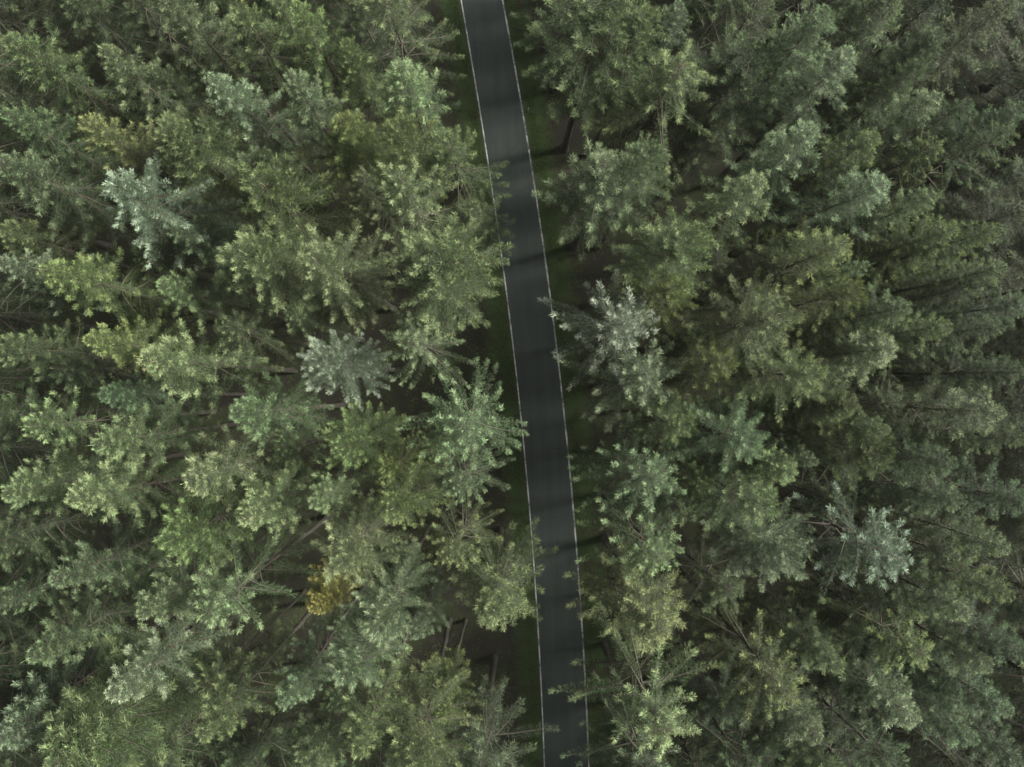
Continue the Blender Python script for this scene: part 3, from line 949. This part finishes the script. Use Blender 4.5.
nY = len(YYe)
strip('verge', LXe - 3.4 + ragged(.5, nY, 9), RXe + 3.6 + ragged(.5, nY, 9), -.012, verge_material(), 4)
strip('road', LXe - .16 + ragged(.03, nY), RXe + .18 + ragged(.03, nY), 0.0, asphalt_material(), 12)
strip('road_edge_line_left', LXe - .07, LXe + .07, .004, paint_material('worn_line_paint', .475))
strip('road_edge_line_right', RXe - .085, RXe + .085, .004, paint_material('flaking_line_paint', .515))

# ------------------------------------------------------------------ grass on the verges
def grass():
    r = np.random.default_rng(8)
    n = 52000
    yy = r.uniform(-48, 48, n)
    sidem = r.random(n) < .5
    xl = np.interp(-yy, -YYe, LXe); xr = np.interp(-yy, -YYe, RXe)
    dist = .12 + np.abs(r.normal(0, 1.0, n)) ** 1.0 * 1.25
    xx = np.where(sidem, xl - .16 - dist, xr + .18 + dist)
    clump = np.sin(xx * 1.9 + 2.1 * np.sin(yy * .7)) * np.sin(yy * 1.3 + xx) > -.45
    xx, yy = xx[clump], yy[clump]
    n = len(xx)
    h = r.uniform(.12, .38, n)
    a = r.random(n) * 6.283
    w = r.uniform(.008, .02, n)
    lean = r.uniform(.1, .9, n) * h
    b = r.random(n) * 6.283
    z0 = np.full(n, -.02)
    p = np.stack([xx, yy, z0], 1)
    s = np.stack([np.cos(a), np.sin(a), 0 * a], 1) * w[:, None]
    top = p + np.stack([np.cos(b) * lean, np.sin(b) * lean, h], 1)
    i = np.arange(n)
    o = mesh_obj('grass', np.concatenate([p - s, p + s, top]), np.stack([i, i + n, i + 2 * n], 1), grass_material(), attrs={'shoot_tint': np.tile(r.random(n), 3)})
    tag(o, kind='stuff')


grass()


def undergrowth():
    r = np.random.default_rng(19)
    n0 = 9000
    c = np.stack([r.uniform(-56, 58, n0), r.uniform(-42, 42, n0)], 1)
    xl = np.interp(-c[:, 1], -YYe, LXe); xr = np.interp(-c[:, 1], -YYe, RXe)
    c = c[(c[:, 0] < xl - .8) | (c[:, 0] > xr + .8)]
    patchy = np.sin(c[:, 0] * .45 + 1.3 * np.sin(c[:, 1] * .31)) + np.sin(c[:, 1] * .52 + c[:, 0] * .2) + r.normal(0, .6, len(c)) > -.2
    c = c[patchy]
    sh = Shoots()
    m = 16
    for k in range(m):
        n = len(c)
        a = r.random(n) * 6.283
        up = r.uniform(.15, .9, n)
        rad = r.uniform(0, .28, n)
        p = np.stack([c[:, 0] + np.cos(a) * rad, c[:, 1] + np.sin(a) * rad, np.full(n, -.02)], 1)
        d = np.stack([np.cos(a), np.sin(a), up], 1)
        sh.add(p, d, r.uniform(.18, .55, n), r.uniform(.012, .022, n), r.uniform(0, 1, n))
    v, f, a, t = needle_geometry(sh, r, 4)
    o = mesh_obj('undergrowth', v, f, grass_material(), attrs={'shoot_tint': t})
    tag(o, kind='stuff')


undergrowth()

# ------------------------------------------------------------------ roadside marker posts
def marker_post(u, v, label, yaw):
    root = bpy.data.objects.new('marker_post', None)
    COL.objects.link(root)
    x, y, _ = at(u, v, 0)
    root.location = (x, y, -.02)
    root.rotation_euler = (0, 0, yaw)
    tag(root, label, 'marker post', 'roadside marker posts')
    tri = np.array([(.06, 0), (.03, .05), (-.05, .045), (-.06, 0), (-.05, -.045), (.03, -.05)])

    def prism(z0, z1, s0, s1, dz=0):
        n = len(tri)
        b = np.column_stack([tri * s0, np.full(n, z0)])
        t = np.column_stack([tri * s1, z1 + dz * tri[:, 0]])
        V = np.concatenate([b, t])
        q = np.array([[i, (i + 1) % n, n + (i + 1) % n, n + i] for i in range(n)])
        cap = np.array([list(range(n, 2 * n))])
        return V, [q, cap]
    V, F = prism(0, .72, 1.05, 1.0)
    mesh_obj('post', V, F, M_WHITE, root)
    V, F = prism(.72, .90, 1.0, .99)
    mesh_obj('band', V, F, M_BLACK, root)
    V, F = prism(.90, 1.0, .99, .97, -.5)
    mesh_obj('cap', V, F, M_WHITE, root)
    V = np.array([(.064, -.02, .76), (.064, .02, .76), (.064, .02, .87), (.064, -.02, .87), (.056, -.02, .76), (.056, .02, .76), (.056, .02, .87), (.056, -.02, .87)])
    F = np.array([[0, 1, 2, 3], [0, 4, 5, 1], [1, 5, 6, 2], [2, 6, 7, 3], [3, 7, 4, 0]])
    mesh_obj('reflector', V, F, M_REFL, root)


M_WHITE, M_BLACK, M_REFL = flat_mat('white_plastic', (.78, .78, .76), .4), flat_mat('black_plastic', (.02, .02, .02), .4), flat_mat('reflector_glass', (.55, .5, .42), .15)
marker_post(528.2, 111.5, 'white marker post with black band on the grass right of the road', math.pi * .5)
marker_post(459.5, 34.5, 'small white post beside the left edge line near the top of the photo', math.pi * .5)
marker_post(527.0, 580.0, 'white post half hidden by the yellow-sage spruce left of the road', math.pi * .5)

# ------------------------------------------------------------------ light, camera
SUN_EL, SUN_AZ = 40.0, math.atan2(.22, 1)          # low bright part of the sky, to the right of the picture
W = bpy.data.worlds.new('World')
S.world = W
W.use_nodes = True
nt = W.node_tree
bg = nt.nodes['Background']
sky = nt.nodes.new('ShaderNodeTexSky')
sky.sky_type = 'NISHITA'
sky.sun_disc = False
sky.sun_elevation = math.radians(SUN_EL)
sky.sun_rotation = math.pi / 2 - SUN_AZ
sky.dust_density = 3.0
sky.air_density = 1.0
veil = nt.nodes.new('ShaderNodeHueSaturation')           # thin cloud: the same sky, mostly drained of its blue
veil.inputs['Saturation'].default_value = .15
nt.links.new(sky.outputs[0], veil.inputs['Color'])
nt.links.new(veil.outputs[0], bg.inputs['Color'])
bg.inputs['Strength'].default_value = .052
L = bpy.data.lights.new('sun', 'SUN')
L.energy = 5.0
L.angle = math.radians(14)
L.color = (1.0, .96, .86)
lo = bpy.data.objects.new('sun', L)
COL.objects.link(lo)
lo.rotation_euler = (0, math.pi / 2 - math.radians(SUN_EL), SUN_AZ)

# ------------------------------------------------------------------ thin air volume, added to lift the dark tones
hz = .1
hv = [(-260, -260, -1.1), (260, -260, -1.1), (260, 260, -1.1), (-260, 260, -1.1), (-260, -260, 84), (260, -260, 84), (260, 260, 84), (-260, 260, 84)]
hm = bpy.data.materials.new('black_lift_haze')
hm.use_nodes = True
hn = hm.node_tree
hn.nodes.remove(hn.nodes['Principled BSDF'])
pv = hn.nodes.new('ShaderNodeVolumePrincipled')
pv.inputs['Density'].default_value = .00009
pv.inputs['Color'].default_value = (.80, .86, .68, 1)
hn.links.new(pv.outputs[0], hn.nodes['Material Output'].inputs['Volume'])
added_haze = mesh_obj('added_haze', hv, np.array([[0, 3, 2, 1], [4, 5, 6, 7], [0, 1, 5, 4], [1, 2, 6, 5], [2, 3, 7, 6], [3, 0, 4, 7]]), hm)
tag(added_haze, kind='stuff')

cam = bpy.data.cameras.new('camera')
cam.sensor_width = 36.0
cam.lens = 36.0 * F_PX / 1024.0
cam.clip_start = .5
cam.clip_end = 6000
co = bpy.data.objects.new('camera', cam)
COL.objects.link(co)
co.location = (0, 0, H_CAM)
co.rotation_euler = (0, 0, 0)
S.camera = co

S.view_settings.view_transform = 'Standard'
S.view_settings.look = 'None'
S.view_settings.exposure = 1.30
S.view_settings.gamma = 1.0
S.cycles.max_bounces = 4
S.cycles.diffuse_bounces = 2
S.cycles.use_denoising = True
